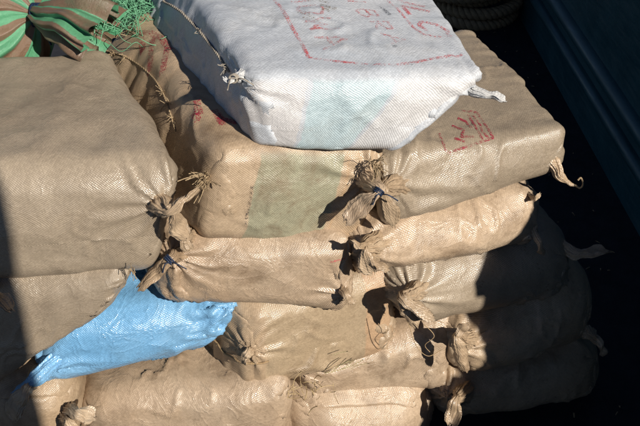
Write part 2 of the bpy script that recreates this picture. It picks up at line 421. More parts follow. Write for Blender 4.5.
def seam(parent, Vg, end, mat, name='sewn_seam', i0=.02, i1=.48, rad=.0028, off=.004, braid=True):
    """stitched closing seam along a sewn end"""
    nu, nv, _ = Vg.shape
    idx = range(int(nu*i0), int(nu*i1)); j = 0 if end == 0 else nv-1; jn = 3 if end == 0 else nv-4
    c = Vg[list(idx), j]; inner = Vg.mean((0, 1)); d = c-Vg[list(idx), jn]; d = d/(np.linalg.norm(d, axis=1)[:, None]+1e-9)
    o = c-inner; o = o/np.linalg.norm(o, axis=1)[:, None]
    c = c+o*off
    for _ in range(4): c[1:-1] = (c[:-2]+c[2:]+2*c[1:-1])/4
    C = spline(c[::3], len(c)*3)
    parts = [tube(C, rad*1.2, 6)]
    if braid:
        T, N, B = frames(C); t = np.arange(len(C))
        for ph in (0, math.pi):
            parts.append(tube(C+(np.cos(t*.8+ph)[:, None]*N+np.sin(t*.8+ph)[:, None]*B)*rad*1.1, rad*.75, 5))
    v, f = merge(parts)
    return mesh_obj(name, v, f, mat, parent), C
def tuft(name, parent, mat, c, n, length, rad, seed, direction=(0, -1, 0), spread=.9, curl=.4):
    rng = np.random.RandomState(seed); parts = []
    for i in range(n):
        d = np.array(direction, float)+spread*rng.randn(3)*.6; d /= np.linalg.norm(d)
        L = length*rng.uniform(.4, 1.1); s = np.array(c)+rng.randn(3)*length*.16
        b = rng.randn(3)*curl*L
        parts.append(tube(spline([s, s+d*L*.5+b*.4, s+d*L+b*.6+np.array([0, 0, -L*.15])], 7), rad*rng.uniform(.6, 1.2), 4))
    v, f = merge(parts); return mesh_obj(name, v, f, mat, parent)

# ------------------------------------------------------------ the sacks
HEX = {
'A': [(-0.776, -0.1, 0.958), (-0.268, -0.05, 0.972), (-0.337, -0.07, 0.664), (-0.848, -0.11, 0.67), (-0.976, 0.44, 0.958), (-0.518, 0.47, 0.972), (-0.587, 0.45, 0.664), (-1.048, 0.43, 0.67)],
'B': [(-0.215, -0.02, 0.977), (0.154, 0.07, 0.931), (0.088, 0.05, 0.653), (-0.269, -0.03, 0.741), (-0.485, 0.64, 1.007), (-0.046, 0.62, 0.961), (-0.112, 0.6, 0.653), (-0.689, 0.6, 0.741)],
'C': [(-0.137, 0.02, 1.123), (0.344, 0.09, 1.092), (0.172, 0.03, 0.931), (-0.128, 0.01, 0.956), (-0.377, 0.66, 1.153), (0.224, 0.71, 1.122), (0.052, 0.65, 0.931), (-0.488, 0.63, 0.956)],
'D': [(0.125, 0.06, 0.902), (0.581, 0.22, 0.888), (0.583, 0.2, 0.774), (0.149, 0.04, 0.718), (-0.025, 0.61, 0.902), (0.431, 0.77, 0.888), (0.433, 0.75, 0.774), (-0.001, 0.59, 0.718)],
'E': [(0.062, 0.01, 0.744), (0.548, 0.2, 0.714), (0.56, 0.19, 0.557), (0.074, 0.0, 0.589), (-0.088, 0.51, 0.744), (0.398, 0.7, 0.714), (0.41, 0.69, 0.557), (-0.076, 0.5, 0.589)],
'F': [(0.177, 0.03, 0.597), (0.666, 0.26, 0.557), (0.697, 0.25, 0.305), (0.201, 0.02, 0.395), (0.027, 0.48, 0.597), (0.516, 0.71, 0.557), (0.547, 0.7, 0.305), (0.051, 0.47, 0.395)],
'G': [(0.335, 0.07, 0.394), (0.761, 0.27, 0.423), (0.821, 0.27, 0.111), (0.358, 0.06, 0.173), (0.185, 0.52, 0.394), (0.611, 0.72, 0.423), (0.671, 0.72, 0.111), (0.208, 0.51, 0.173)],
'H': [(0.311, 0.08, 0.197), (0.825, 0.28, 0.133), (0.882, 0.28, -0.102), (0.332, 0.07, -0.014), (0.161, 0.53, 0.197), (0.675, 0.73, 0.133), (0.732, 0.73, -0.102), (0.182, 0.52, -0.014)],
'I': [(-0.37, -0.02, 0.753), (0.079, 0.0, 0.737), (0.075, -0.01, 0.505), (-0.372, -0.03, 0.561), (-0.52, 0.43, 0.753), (-0.071, 0.45, 0.737), (-0.075, 0.44, 0.505), (-0.522, 0.42, 0.561)],
'J': [(-0.185, -0.03, 0.539), (0.204, 0.11, 0.555), (0.196, 0.1, 0.262), (-0.195, -0.04, 0.246), (-0.405, 0.33, 0.539), (-0.016, 0.47, 0.555), (-0.024, 0.46, 0.262), (-0.445, 0.3, 0.246)],
'K': [(-0.051, 0.04, 0.276), (0.37, 0.13, 0.365), (0.345, 0.12, 0.1), (-0.042, 0.03, 0.137), (-0.171, 0.44, 0.276), (0.25, 0.53, 0.365), (0.225, 0.52, 0.1), (-0.162, 0.43, 0.137)],
'L': [(-0.07, -0.03, 0.228), (0.332, 0.07, 0.185), (0.342, 0.06, -0.149), (-0.076, -0.04, -0.062), (-0.19, 0.37, 0.228), (0.212, 0.47, 0.185), (0.222, 0.46, -0.149), (-0.196, 0.36, -0.062)],
'M': [(-0.577, -0.06, 0.261), (-0.063, -0.05, 0.322), (-0.061, -0.05, -0.007), (-0.613, -0.06, -0.036), (-0.717, 0.34, 0.261), (-0.203, 0.35, 0.322), (-0.201, 0.35, -0.007), (-0.753, 0.34, -0.036)],
'N': [(-0.637, -0.06, 0.548), (-0.172, 0.0, 0.55), (-0.237, -0.02, 0.394), (-0.674, -0.08, 0.319), (-0.757, 0.34, 0.548), (-0.292, 0.4, 0.55), (-0.357, 0.38, 0.394), (-0.794, 0.32, 0.319)],
'O': [(-0.842, -0.085, 0.727), (-0.365, -0.07, 0.726), (-0.442, -0.075, 0.593), (-0.978, -0.13, 0.151), (-0.992, 0.315, 0.727), (-0.515, 0.33, 0.726), (-0.592, 0.325, 0.593), (-1.128, 0.27, 0.151)],
'P': [(-0.817, -0.12, 0.377), (-0.563, -0.09, 0.368), (-0.604, -0.09, 0.045), (-0.895, -0.12, 0.043), (-0.937, 0.28, 0.377), (-0.683, 0.31, 0.368), (-0.724, 0.31, 0.045), (-1.015, 0.28, 0.043)],

}
def dims(h):
    Hx = np.array(h)
    W = (np.linalg.norm(Hx[1]-Hx[0])+np.linalg.norm(Hx[2]-Hx[3]))/2; H = (np.linalg.norm(Hx[0]-Hx[3])+np.linalg.norm(Hx[1]-Hx[2]))/2
    D = (np.linalg.norm(Hx[4]-Hx[0])+np.linalg.norm(Hx[5]-Hx[1]))/2
    return W, D, H
GRP = 'woven sacks stacked in the pile'
BODY = {}
def make_sack(key, label, mat, seed, ex=.05, rk=.42, bulge=.10, pulls=(), dents=(), name='woven_sack', **kw):
    h = HEX[key]; base = np.array(h)[[2, 3, 6, 7]].mean(0)
    root = empty(name, tuple(base), label, 'sack', GRP)
    Vg, V, F, uv = sack_body(h, seed, ex, rk, bulge, pulls, dents, **kw)
    o = mesh_obj('body', V, F, mat, root, uv=uv)
    BODY[key] = (root, o, Vg, V, F)
    return root, Vg
def bvh(key):
    return BVHTree.FromPolygons([tuple(p) for p in BODY[key][3]], BODY[key][4].tolist())

# white sack's and olive-banded sack's cloth carry printed bands on the front
def band_mat(key, ex, rk, *a, spans=(), **kw):
    W, D, H = dims(HEX[key]); r = rk*min(W, D, H)
    per = (2*(D+H)-1.72*r)*(1+ex); L = (W+H-.9*r)*(1+ex)
    bl = [('v', L*(.5+(f0-.5)*W/(W+H)), L*(.5+(f1-.5)*W/(W+H)), c, op, per, um) for f0, f1, c, op, um in spans]
    return woven(*a, bands=bl, **kw)
M['white'] = band_mat('C', .06, .13, 'white_weave', (.52, .555, .61), (.59, .605, .64), (.40, .37, .33), spans=[(.27, .60, (.46, .60, .64), .75, .115), (-.1, .25, (.70, .64, .60), .5, .115), (.62, 1.1, (.70, .66, .63), .5, .115)], dirt_amt=.28, rough=.34, gloss=.7, crinkle=.12)
M['banded'] = band_mat('B', .06, .15, 'olive_banded_weave', TAN, TANL, TDIRT, spans=[(.27, .72, (.30, .30, .21), .85, .145), (.745, .76, (.48, .32, .19), .6, .145)], rough=.31, gloss=.75)
M['jband'] = band_mat('J', .07, .18, 'pale_banded_weave', TAN, TANL, TDIRT, spans=[(.15, .75, (.39, .30, .195), .6, .2), (.75, .92, (.50, .32, .19), .7, .2)], rough=.31, gloss=.75)

# A: big sack at the left
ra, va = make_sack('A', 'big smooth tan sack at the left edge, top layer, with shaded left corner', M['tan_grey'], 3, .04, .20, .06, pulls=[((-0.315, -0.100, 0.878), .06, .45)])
tied_ear('tied_corner', ra, M['tan'], (-0.342, -0.085, 0.867), (-0.297, -0.125, 0.898), (-0.232, -0.075, 0.931), .040, .011, .022, .45, 21, cord=None)
tied_ear('tied_corner', ra, M['tan'], (-0.325, -0.095, 0.867), (-0.293, -0.120, 0.890), (-0.275, -0.090, 0.791), .022, .009, .021, .4, 22)
tied_ear('tied_corner', ra, M['tan'], (-0.330, -0.095, 0.891), (-0.296, -0.125, 0.905), (-0.275, -0.100, 0.915), .020, .007, .010, .6, 23)
tuft('loose_threads', ra, M['twine'], (-0.399, -0.105, 0.733), 9, .022, .0008, 4, (.1, -.3, -1), .5)

# B: olive-banded sack with the seamed left end
rb_, vb = make_sack('B', 'tan sack with olive front band and seamed left end, under the white sack', M['banded'], 8, .06, .15, .03, pulls=[((0.123, -0.000, 0.855), .07, .5)])
tied_ear('tied_corner', rb_, M['tan_pink'], (0.099, 0.020, 0.857), (0.122, -0.035, 0.882), (0.042, -0.045, 0.793), .035, .010, .020, .5, 31, cord=M['cord'])
tuft('frayed_fringe', rb_, M['twine'], (-0.238, -0.010, 0.898), 60, .035, .0012, 7, (-.5, -.8, .3), .9)
tuft('frayed_fringe', rb_, M['twine'], (0.113, 0.010, 0.919), 46, .030, .0011, 9, (.5, -.8, .1), .9)
tuft('frayed_fringe', rb_, M['twine'], (-0.517, 0.552, 0.965), 50, .030, .0010, 10, (-.3, -.2, 1), .9)

# D: the right upper sack under the white one
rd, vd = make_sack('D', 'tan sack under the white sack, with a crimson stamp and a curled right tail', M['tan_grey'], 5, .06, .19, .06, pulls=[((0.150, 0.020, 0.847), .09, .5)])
tied_ear('tied_corner', rd, M['tan'], (0.175, 0.050, 0.826), (0.132, -0.015, 0.871), (0.167, -0.015, 0.760), .045, .010, .018, .5, 41)
tied_ear('tied_corner', rd, M['tan'], (0.527, 0.180, 0.821), (0.564, 0.170, 0.780), (0.602, 0.165, 0.758), .030, .011, .007, .5, 42)
t_ = spline([(0.596, 0.165, 0.761), (0.608, 0.160, 0.756), (0.613, 0.160, 0.767), (0.607, 0.165, 0.781), (0.601, 0.165, 0.775)], 24)
v, f = tube(t_, .0022, 6); mesh_obj('curled_thread', v, f, M['twine'], rd)

# E
re_, ve = make_sack('E', 'slim tan sack, second from top in the right column, tied at both ends', M['tan_pink'], 6, .05, .45, .12, crease=1.7, pulls=[((0.106, -0.010, 0.700), .07, .5), ((0.550, 0.200, 0.571), .04, .35)])
tied_ear('tied_corner', re_, M['tan'], (0.146, 0.010, 0.684), (0.097, -0.045, 0.734), (0.114, -0.060, 0.673), .036, .009, .020, .5, 51)
tied_ear('tied_corner', re_, M['tan'], (0.130, 0.010, 0.702), (0.091, -0.045, 0.745), (0.062, -0.050, 0.765), .026, .008, .015, .6, 52)
tied_ear('tied_corner', re_, M['tan'], (0.135, 0.000, 0.664), (0.101, -0.040, 0.707), (0.157, -0.060, 0.687), .024, .008, .013, .5, 53)
tied_ear('tied_corner', re_, M['tan'], (0.513, 0.180, 0.624), (0.537, 0.175, 0.591), (0.565, 0.175, 0.534), .022, .009, .010, .5, 54)
tied_ear('tied_corner', re_, M['tan'], (0.506, 0.190, 0.689), (0.518, 0.180, 0.711), (0.528, 0.190, 0.718), .014, .006, .007, .5, 55)

# F
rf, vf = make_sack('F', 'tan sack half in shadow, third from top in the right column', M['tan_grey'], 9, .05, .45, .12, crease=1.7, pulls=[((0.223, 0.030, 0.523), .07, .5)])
tied_ear('tied_corner', rf, M['tan'], (0.253, 0.060, 0.509), (0.188, -0.020, 0.573), (0.276, -0.050, 0.527), .040, .012, .019, .5, 61)
tied_ear('tied_corner', rf, M['tan'], (0.240, 0.050, 0.505), (0.186, -0.020, 0.567), (0.258, -0.030, 0.546), .030, .010, .016, .45, 62)
tied_ear('tied_corner', rf, M['tan'], (0.240, 0.040, 0.495), (0.189, -0.020, 0.555), (0.227, -0.020, 0.473), .026, .009, .017, .5, 63)
tied_ear('tied_corner', rf, M['tan'], (0.609, 0.240, 0.501), (0.666, 0.250, 0.487), (0.768, 0.260, 0.485), .034, .016, .020, .55, 64)
for q, pts in enumerate(([(0.204, -0.040, 0.517), (0.225, -0.050, 0.453), (0.254, -0.060, 0.427), (0.285, -0.050, 0.437)], [(0.239, -0.050, 0.520), (0.264, -0.060, 0.492), (0.245, -0.060, 0.463), (0.258, -0.060, 0.440)])):
    v, f = tube(spline(pts, 24), .0009, 5); mesh_obj('loose_twine', v, f, M['rope'], rf)

# G
rg, vg_ = make_sack('G', 'shaded tan sack with a lit tied corner, fourth down in the right column', M['tan'], 12, .05, .45, .14, pulls=[((0.360, 0.060, 0.328), .07, .5)])
tied_ear('tied_corner', rg, M['tan'], (0.395, 0.080, 0.308), (0.333, 0.015, 0.413), (0.365, -0.000, 0.297), .036, .010, .019, .5, 71)
tied_ear('tied_corner', rg, M['tan'], (0.388, 0.080, 0.326), (0.336, 0.020, 0.415), (0.361, 0.020, 0.461), .026, .009, .012, .5, 72)
tied_ear('tied_corner', rg, M['tan'], (0.754, 0.240, 0.187), (0.776, 0.220, 0.192), (0.811, 0.220, 0.153), .028, .012, .013, .5, 73)

# H
rh, vh = make_sack('H', 'bottom sack of the right column, deep in shadow on the deck', M['tan'], 14, .05, .45, .14, pulls=[((0.352, 0.060, 0.123), .08, .5)])
tied_ear('tied_corner', rh, M['tan'], (0.391, 0.070, 0.124), (0.351, 0.010, 0.191), (0.337, -0.020, 0.125), .04, .012, .022, .5, 81)

# I
ri, vi = make_sack('I', 'tan sack directly below the olive-banded sack, left ear lying on the blue sack', M['tan_pink'], 17, .07, .22, .06, crease=1.7, pulls=[((-0.324, -0.040, 0.707), .07, .5), ((0.062, -0.020, 0.580), .035, .5)])
tied_ear('tied_corner', ri, M['tan'], (-0.301, -0.020, 0.691), (-0.323, -0.065, 0.725), (-0.407, -0.085, 0.643), .038, .011, .020, .5, 91, cord=M['cord'])
tied_ear('tied_corner', ri, M['tan'], (0.046, -0.020, 0.592), (0.063, -0.045, 0.599), (0.079, -0.050, 0.585), .020, .009, .012, .6, 92)
tied_ear('tied_corner', ri, M['tan'], (-0.286, -0.010, 0.723), (-0.286, -0.050, 0.770), (-0.278, -0.065, 0.744), .026, .010, .016, .5, 93)

# J
rj, vj = make_sack('J', 'tan sack with puckered shaded left end, right of the blue sack', M['jband'], 19, .07, .18, .05, crease=1.7, pulls=[((-0.165, -0.030, 0.410), .045, .45)])
tied_ear('tied_corner', rj, M['tan'], (-0.156, 0.000, 0.381), (-0.171, -0.045, 0.422), (-0.177, -0.050, 0.384), .026, .010, .013, .6, 95)
seam(rj, vj, 0, M['rope'], i0=.03, i1=.3, rad=.002, braid=False)

# K, L
rk_, vk = make_sack('K', 'wrinkled glossy tan sack with straw at its left end, low in the pile', M['tan_pink'], 23, .1, .25, .06, crease=1.7, pulls=[((-0.050, -0.030, 0.272), .05, .4)])
rl, vl = make_sack('L', 'lowest centre sack at the bottom edge, below the straw', M['tan_pink'], 26, .05, .42, .10)
# M
rm, vm = make_sack('M', 'pinkish tan sack at the bottom edge, directly under the blue sack', M['tan_pink'], 28, .07, .18, .05, crease=1.7)
# N
rn, vn = make_sack('N', 'bright blue woven sack squeezed between the tan sacks', M['blue'], 33, .10, .30, .08, crease=2.2, pulls=[((-0.660, -0.090, 0.385), .06, .5), ((-0.198, -0.030, 0.539), .075, .65)], name='woven_sack')
tied_ear('tied_corner', rn, M['blue'], (-0.612, -0.070, 0.418), (-0.660, -0.110, 0.406), (-0.720, -0.140, 0.378), .040, .020, .012, .5, 97)
# O
ro, vo = make_sack('O', 'tan sack under the big left sack, its lower part in shadow', M['tan_grey'], 35, .05, .30, .08)
tied_ear('tied_corner', ro, M['tan'], (-0.739, -0.100, 0.662), (-0.683, -0.150, 0.694), (-0.645, -0.160, 0.658), .03, .012, .018, .5, 101)
# P
rp, vp = make_sack('P', 'small lumpy tan sack in the bottom left corner with crumpled ears', M['tan'], 38, .07, .40, .10)
tied_ear('tied_corner', rp, M['tan'], (-0.632, -0.090, 0.245), (-0.571, -0.150, 0.328), (-0.525, -0.150, 0.307), .030, .013, .022, .5, 111)
tied_ear('tied_corner', rp, M['tan'], (-0.646, -0.090, 0.223), (-0.591, -0.150, 0.293), (-0.565, -0.160, 0.229), .030, .013, .022, .5, 112)
tied_ear('tied_corner', rp, M['tan'], (-0.674, -0.100, 0.369), (-0.677, -0.150, 0.403), (-0.717, -0.170, 0.316), .030, .012, .024, .5, 113)

# C: the white sack on top
rc, vc = make_sack('C', 'white woven sack with red print lying on top of the pile', M['white'], 41, .06, .13, .035, pulls=[((0.322, 0.120, 1.030), .05, .45), ((-0.172, 0.050, 1.103), .05, .4)])
M['grey_twine'] = plain('grey_twine', (.40, .36, .31), (.28, .24, .19), 120, .8)
M['white_ear'] = woven('white_tail_weave', (.60, .60, .60), (.66, .65, .64), (.45, .41, .37), dirt_amt=.25)
tied_ear('tied_corner', rc, M['white_ear'], (0.296, 0.120, 1.039), (0.329, 0.090, 1.043), (0.387, 0.060, 1.039), .032, .012, .014, .55, 121)
tied_ear('tied_corner', rc, M['white_ear'], (-0.157, 0.050, 1.090), (-0.167, 0.000, 1.124), (-0.183, 0.000, 1.124), .022, .008, .009, .6, 122, cord=M['grey_twine'])

# ------------------------------------------------------------ printing: worn ribbons of ink laid on the cloth
FONT = {'O': [[(.5,0),(.1,.2),(.1,.8),(.5,1),(.9,.8),(.9,.2),(.5,0)]], 'L': [[(.1,1),(.1,0),(.9,0)]], 'C': [[(.9,.85),(.5,1),(.1,.75),(.1,.25),(.5,0),(.9,.15)]],
        'U': [[(.1,1),(.1,.2),(.5,0),(.9,.2),(.9,1)]], 'M': [[(0,0),(.1,1),(.5,.3),(.9,1),(1,0)]], 'W': [[(0,1),(.25,0),(.5,.7),(.75,0),(1,1)]], 'A': [[(0,0),(.5,1),(1,0)],[(.2,.4),(.8,.4)]],
        'I': [[(.5,0),(.5,1)]], 'S': [[(.9,.85),(.5,1),(.1,.75),(.9,.25),(.5,0),(.1,.15)]], 'R': [[(.1,0),(.1,1),(.8,.9),(.8,.6),(.1,.5),(.9,0)]], 'B': [[(.1,0),(.1,1),(.8,.85),(.6,.52),(.1,.5),(.6,.5),(.9,.25),(.6,0),(.1,0)]]}
def ribbon(tree, pts, width, direction=(0, 0, -1), step=.004, lift=.0011):
    P = np.array(pts, float); parts = []
    d = Vector(direction).normalized()
    seg = np.linalg.norm(np.diff(P, axis=0), axis=1); n = max(2, int(seg.sum()/step))
    cum = np.concatenate([[0], np.cumsum(seg)]); t = np.linspace(0, cum[-1], n)
    C = np.stack([np.interp(t, cum, P[:, i]) for i in range(3)], -1)
    T = np.gradient(C, axis=0); S = np.cross(T, np.array(d)); S /= np.linalg.norm(S, axis=1)[:, None]+1e-9
    rows = []
    for s in (-.5, 0, .5):
        row = []
        for c, q in zip(C, S):
            o = Vector(c+q*width*s)-d*.25
            hit, nn, ix, ds = tree.ray_cast(o, d, .6)
            if hit is None: row.append(None); continue
            if nn.dot(d) > 0: nn = -nn
            row.append(np.array(hit+nn*lift))
        rows.append(row)
    V, F, m = [], [], {}
    for a in range(2):
        for i in range(n-1):
            q = [rows[a][i], rows[a][i+1], rows[a+1][i+1], rows[a+1][i]]
            if any(x is None for x in q): continue
            if max(np.linalg.norm(q[0]-q[1]), np.linalg.norm(q[1]-q[2])) > .03: continue
            o = len(V); V += q; F.append([o, o+1, o+2, o+3])
    return (np.array(V), F) if V else None
def print_mark(name, key, mat, strokes, width, direction=(0, 0, -1)):
    t = bvh(key)
    for s in strokes:
        parts = [ribbon(t, q, width, direction) for q in (s if isinstance(s[0], list) else [s])]
        parts = [q for q in parts if q]
        if parts:
            v, f = merge(parts); mesh_obj(name, v, f, mat, BODY[key][1])
def text_strokes(txt, p0, p1, up, gap=.22):
    p0, p1, up = np.array(p0), np.array(p1), np.array(up); d = (p1-p0)/len(txt); out = []
    for i, ch in enumerate(txt):
        out.append([[p0+d*(i+x*(1-gap)+gap/2)+up*y for x, y in s] for s in FONT[ch]])
    return out
ZT = 1.10
frame = [[(-0.138, 0.446, 1.100), (-0.083, 0.303, 1.100), (-0.042, 0.176, 1.100), (-0.023, 0.101, 1.100)], [(-0.023, 0.101, 1.100), (0.051, 0.091, 1.100), (0.132, 0.083, 1.100), (0.185, 0.101, 1.100), (0.250, 0.133, 1.100), (0.299, 0.156, 1.100)]]
print_mark('printed_line', 'C', M['ink'], frame, .008)
box = [[(0.129, 0.459, 1.100), (0.170, 0.370, 1.100), (0.207, 0.261, 1.100), (0.226, 0.235, 1.100), (0.252, 0.230, 1.100), (0.287, 0.235, 1.100)]]
print_mark('printed_line', 'C', M['ink'], box, .007)
a0, a1, a2 = np.array((0.137, 0.528, 1.100)), np.array((0.230, 0.245, 1.100)), np.array((0.199, 0.508, 1.100))
print_mark('printed_letter', 'C', M['ink'], text_strokes('IULC', a0, a1, (a2-a0)*1.0), .010)
a0, a1, a2 = np.array((-0.087, 0.411, 1.100)), np.array((0.010, 0.128, 1.100)), np.array((-0.028, 0.434, 1.100))
print_mark('printed_letter', 'C', M['ink_faint'], text_strokes('MOWA', a0, a1, a2-a0), .008)
a0, a1, a2 = np.array((0.024, 0.459, 1.100)), np.array((0.152, 0.166, 1.100)), np.array((0.067, 0.465, 1.100))
print_mark('printed_letter', 'C', M['ink_faint'], text_strokes('SIBRA', a0, a1, a2-a0), .006)
print_mark('mud_smear', 'C', M['ink_mud'], [[[(-0.100, 0.446, 1.100), (-0.065, 0.411, 1.100), (-0.009, 0.376, 1.100), (0.023, 0.359, 1.100)], [(-0.085, 0.428, 1.100), (-0.046, 0.387, 1.100), (-0.018, 0.364, 1.100)]], [[(-0.047, 0.298, 1.100), (-0.027, 0.282, 1.100), (-0.004, 0.256, 1.100)], [(-0.040, 0.277, 1.100), (-0.018, 0.261, 1.100)]], [[(0.000, 0.347, 1.100), (0.016, 0.336, 1.100), (0.038, 0.325, 1.100)], [(0.005, 0.325, 1.100), (0.025, 0.314, 1.100)]]], .013)
print_mark('scuff_mark', 'C', M['ink_black'], [[(0.181, 0.101, 1.100), (0.191, 0.096, 1.100)], [(0.152, 0.161, 1.100), (0.163, 0.166, 1.100)], [(0.138, 0.364, 1.100), (0.157, 0.314, 1.100)]], .009)
# crimson stamp of wavy lines in a box on D
st = [[(0.333, 0.273, 0.900), (0.369, 0.264, 0.900), (0.391, 0.151, 0.900), (0.295, 0.096, 0.900)], [(0.358, 0.250, 0.900), (0.368, 0.209, 0.900), (0.368, 0.177, 0.900), (0.380, 0.151, 0.900)], [(0.347, 0.255, 0.900), (0.353, 0.213, 0.900), (0.359, 0.177, 0.900), (0.365, 0.143, 0.900)],
      [(0.319, 0.236, 0.900), (0.336, 0.222, 0.900), (0.345, 0.191, 0.900)], [(0.301, 0.200, 0.900), (0.326, 0.182, 0.900), (0.317, 0.151, 0.900), (0.349, 0.155, 0.900)], [(0.301, 0.147, 0.900), (0.324, 0.134, 0.900)], [(0.268, 0.168, 0.900), (0.277, 0.096, 0.900), (0.289, 0.088, 0.900)]]
print_mark('printed_stamp', 'D', M['ink_dark'], st, .006, (0, .80, -.60))
# worn red print on B's shaded shoulder
st = [[(-0.460, 0.537, 0.950), (-0.425, 0.507, 0.950), (-0.388, 0.462, 0.950), (-0.360, 0.401, 0.950)], [(-0.447, 0.507, 0.950), (-0.437, 0.456, 0.950)], [(-0.413, 0.479, 0.950), (-0.410, 0.380, 0.950)], [(-0.367, 0.423, 0.950), (-0.371, 0.328, 0.950)], [(-0.271, 0.175, 0.950), (-0.259, 0.123, 0.950)], [(-0.274, 0.140, 0.950), (-0.261, 0.106, 0.950)], [(-0.230, 0.140, 0.950), (-0.211, 0.106, 0.950), (-0.176, 0.093, 0.950)], [(-0.224, 0.123, 0.950), (-0.205, 0.080, 0.950)]]
print_mark('worn_print', 'B', M['ink_dark'], st, .016)

VIEW = (0, .80, -.60)
def laid_seam(key, pts, mat, rad, frays=()):
    t = bvh(key); d = Vector(VIEW).normalized(); C = []
    for q in spline(pts, 60):
        hit, nn, ix, ds = t.ray_cast(Vector(q)-d*.5, d, 1.5)
        if hit is None: continue
        if nn.dot(d) > 0: nn = -nn
        C.append(np.array(hit+nn*rad*.9))
    C = np.array(C)
    for _ in range(3): C[1:-1] = (C[:-2]+C[2:]+2*C[1:-1])/4
    C = spline(C, 260); T, N, B = frames(C); t_ = np.arange(len(C)); parts = [tube(C, rad, 6)]
    for ph in (0, math.pi):
        parts.append(tube(C+(np.cos(t_*.62+ph)[:, None]*N+np.sin(t_*.62+ph)[:, None]*B)*rad, rad*.8, 5))
    v, f = merge(parts); mesh_obj('sewn_seam', v, f, mat, BODY[key][0])
    for i, (k, n) in enumerate(frays): tuft('loose_threads', BODY[key][0], mat, C[int(k*259)], n, .018, .0009, 60+i, (-.3, -.6, .4), .9)
laid_seam('B', [(-0.573, 0.595, 0.900), (-0.522, 0.559, 0.900), (-0.470, 0.513, 0.900), (-0.412, 0.435, 0.900), (-0.374, 0.362, 0.900), (-0.345, 0.273, 0.900), (-0.322, 0.173, 0.900)], M['twine'], .0013, [(.1, 14), (.25, 10), (.7, 12), (.8, 14), (.9, 10)])
laid_seam('C', [(-0.395, 0.568, 1.050), (-0.327, 0.463, 1.050), (-0.269, 0.349, 1.050), (-0.225, 0.250, 1.050), (-0.188, 0.158, 1.050)], M['grey_twine'], .0020, [(.5, 6), (.95, 12)])
print_mark('tear', 'B', M['ink_black'], [[(-0.142, 0.000, 0.871), (-0.148, 0.000, 0.834), (-0.156, 0.000, 0.797), (-0.162, 0.000, 0.765)]], .006, VIEW)
print_mark('tear', 'M', M['ink_black'], [[(-0.217, 0.000, 0.381), (-0.227, -0.000, 0.339), (-0.235, -0.000, 0.297)]], .004, VIEW)
print_mark('worn_print', 'I', M['ink_faint'], [[(0.023, 0.000, 0.664), (0.056, 0.000, 0.675)]], .004, VIEW)

# ------------------------------------------------------------ green striped sack with a tied neck, behind the big left sack
GS = dict(stripes=(.16, (.20, .125, .08)))
M['green'] = woven('green_striped_weave', (.085, .31, .16), (.13, .38, .21), (.06, .20, .10), dirt_amt=.45, **GS)
gr = empty('striped_sack', (-0.909, 0.943, 0.800), 'green and brown striped sack with a tied neck, behind the big left sack', 'sack', GRP)
rng = np.random.RandomState(77)
def tube_cloth(C, r, fl, pl, kf, n, k, seed, droop=None):
    C = spline(C, n); T, N, B = frames(C); t = np.linspace(0, 1, n); a = np.linspace(0, 2*math.pi, k, endpoint=False)
    m = len(r); rr = np.interp(t, np.linspace(0, 1, m), r); ff = np.interp(t, np.linspace(0, 1, m), fl); pp = np.interp(t, np.linspace(0, 1, m), pl)
    A, tt = a[:, None], t[None]; ph = np.random.RandomState(seed).rand(5)*6.28
    rad = rr[None]*(1+pp[None]*(.5*np.sin(kf*A+ph[0])+.32*np.sin((kf*1.0+6)*A+ph[1]+1.5*tt)+.2*np.sin(5*A+ph[2]+3*tt)))
    V = C[None]+(rad*np.cos(A))[..., None]*N[None]+(rad*np.sin(A)*ff[None])[..., None]*B[None]
    V = V.reshape(-1, 3)
    for ax in range(3): V[:, ax] += .006*vnoise(V, .05, seed+ax)
    uv = np.stack(np.broadcast_arrays((a/(2*math.pi)*1.28)[:, None], (t*.9)[None]), -1).reshape(-1, 2)
    return V, grid_faces(k, n), uv
V, F, uv = tube_cloth([(-1.371, 0.617, 0.860), (-1.116, 0.668, 0.880), (-0.911, 0.651, 0.920), (-0.770, 0.594, 0.985), (-0.720, 0.568, 1.010)], [.05, .22, .23, .13, .022], [.75, .75, .72, .8, 1], [.02, .03, .06, .20, .3], 13, 60, 120, 5)
mesh_obj('body', V, F, M['green'], gr, uv=uv)
V, F, uv = tube_cloth([(-0.720, 0.568, 1.010), (-0.669, 0.526, 1.020), (-0.592, 0.479, 1.030), (-0.527, 0.453, 1.010)], [.022, .045, .075, .095], [1, .75, .6, .55], [.25, .35, .42, .45], 7, 40, 110, 6)
mesh_obj('neck_ruffle', V, F, M['green'], gr, uv=uv)
c0 = np.array((-0.720, 0.568, 1.010)); parts = []
for q in (-1, 0, 1):
    aa = np.linspace(0, 2*math.pi, 20); parts.append(tube(np.stack([c0[0]+q*.007+0*aa, c0[1]+.027*np.cos(aa), c0[2]+.027*np.sin(aa)], -1), .005, 6, False))
parts.append(tube(spline([c0+(0, -.02, .02), c0+(.02, -.05, .0), c0+(.045, -.07, -.05)], 12), .003, 5))
v, f = merge(parts); mesh_obj('neck_cord', v, f, M['cord'], gr)

# tangle of green cord beside it
rng = np.random.RandomState(5); parts = []
cx = np.array((-0.530, 0.623, 1.000))
for i in range(150):
    c = cx+rng.randn(3)*(.05, .055, .014); m = 9
    ang = np.linspace(0, rng.uniform(3, 7), m)+rng.rand()*6; R1, R2 = rng.uniform(.02, .06, 2); tl = rng.rand()*3.14
    px, py = R1*np.cos(ang), R2*np.sin(ang)
    P = c+np.stack([px*math.cos(tl)-py*math.sin(tl), px*math.sin(tl)+py*math.cos(tl), .018*rng.randn(m)], -1)
    parts.append(tube(spline(P, 34), rng.uniform(.0006, .0013), 4))
v, f = merge(parts); nt_ = mesh_obj('cord_tangle', v, f, M['net'])
tag(nt_, 'tangle of thin bright green cord beside the green striped sack', 'cord')

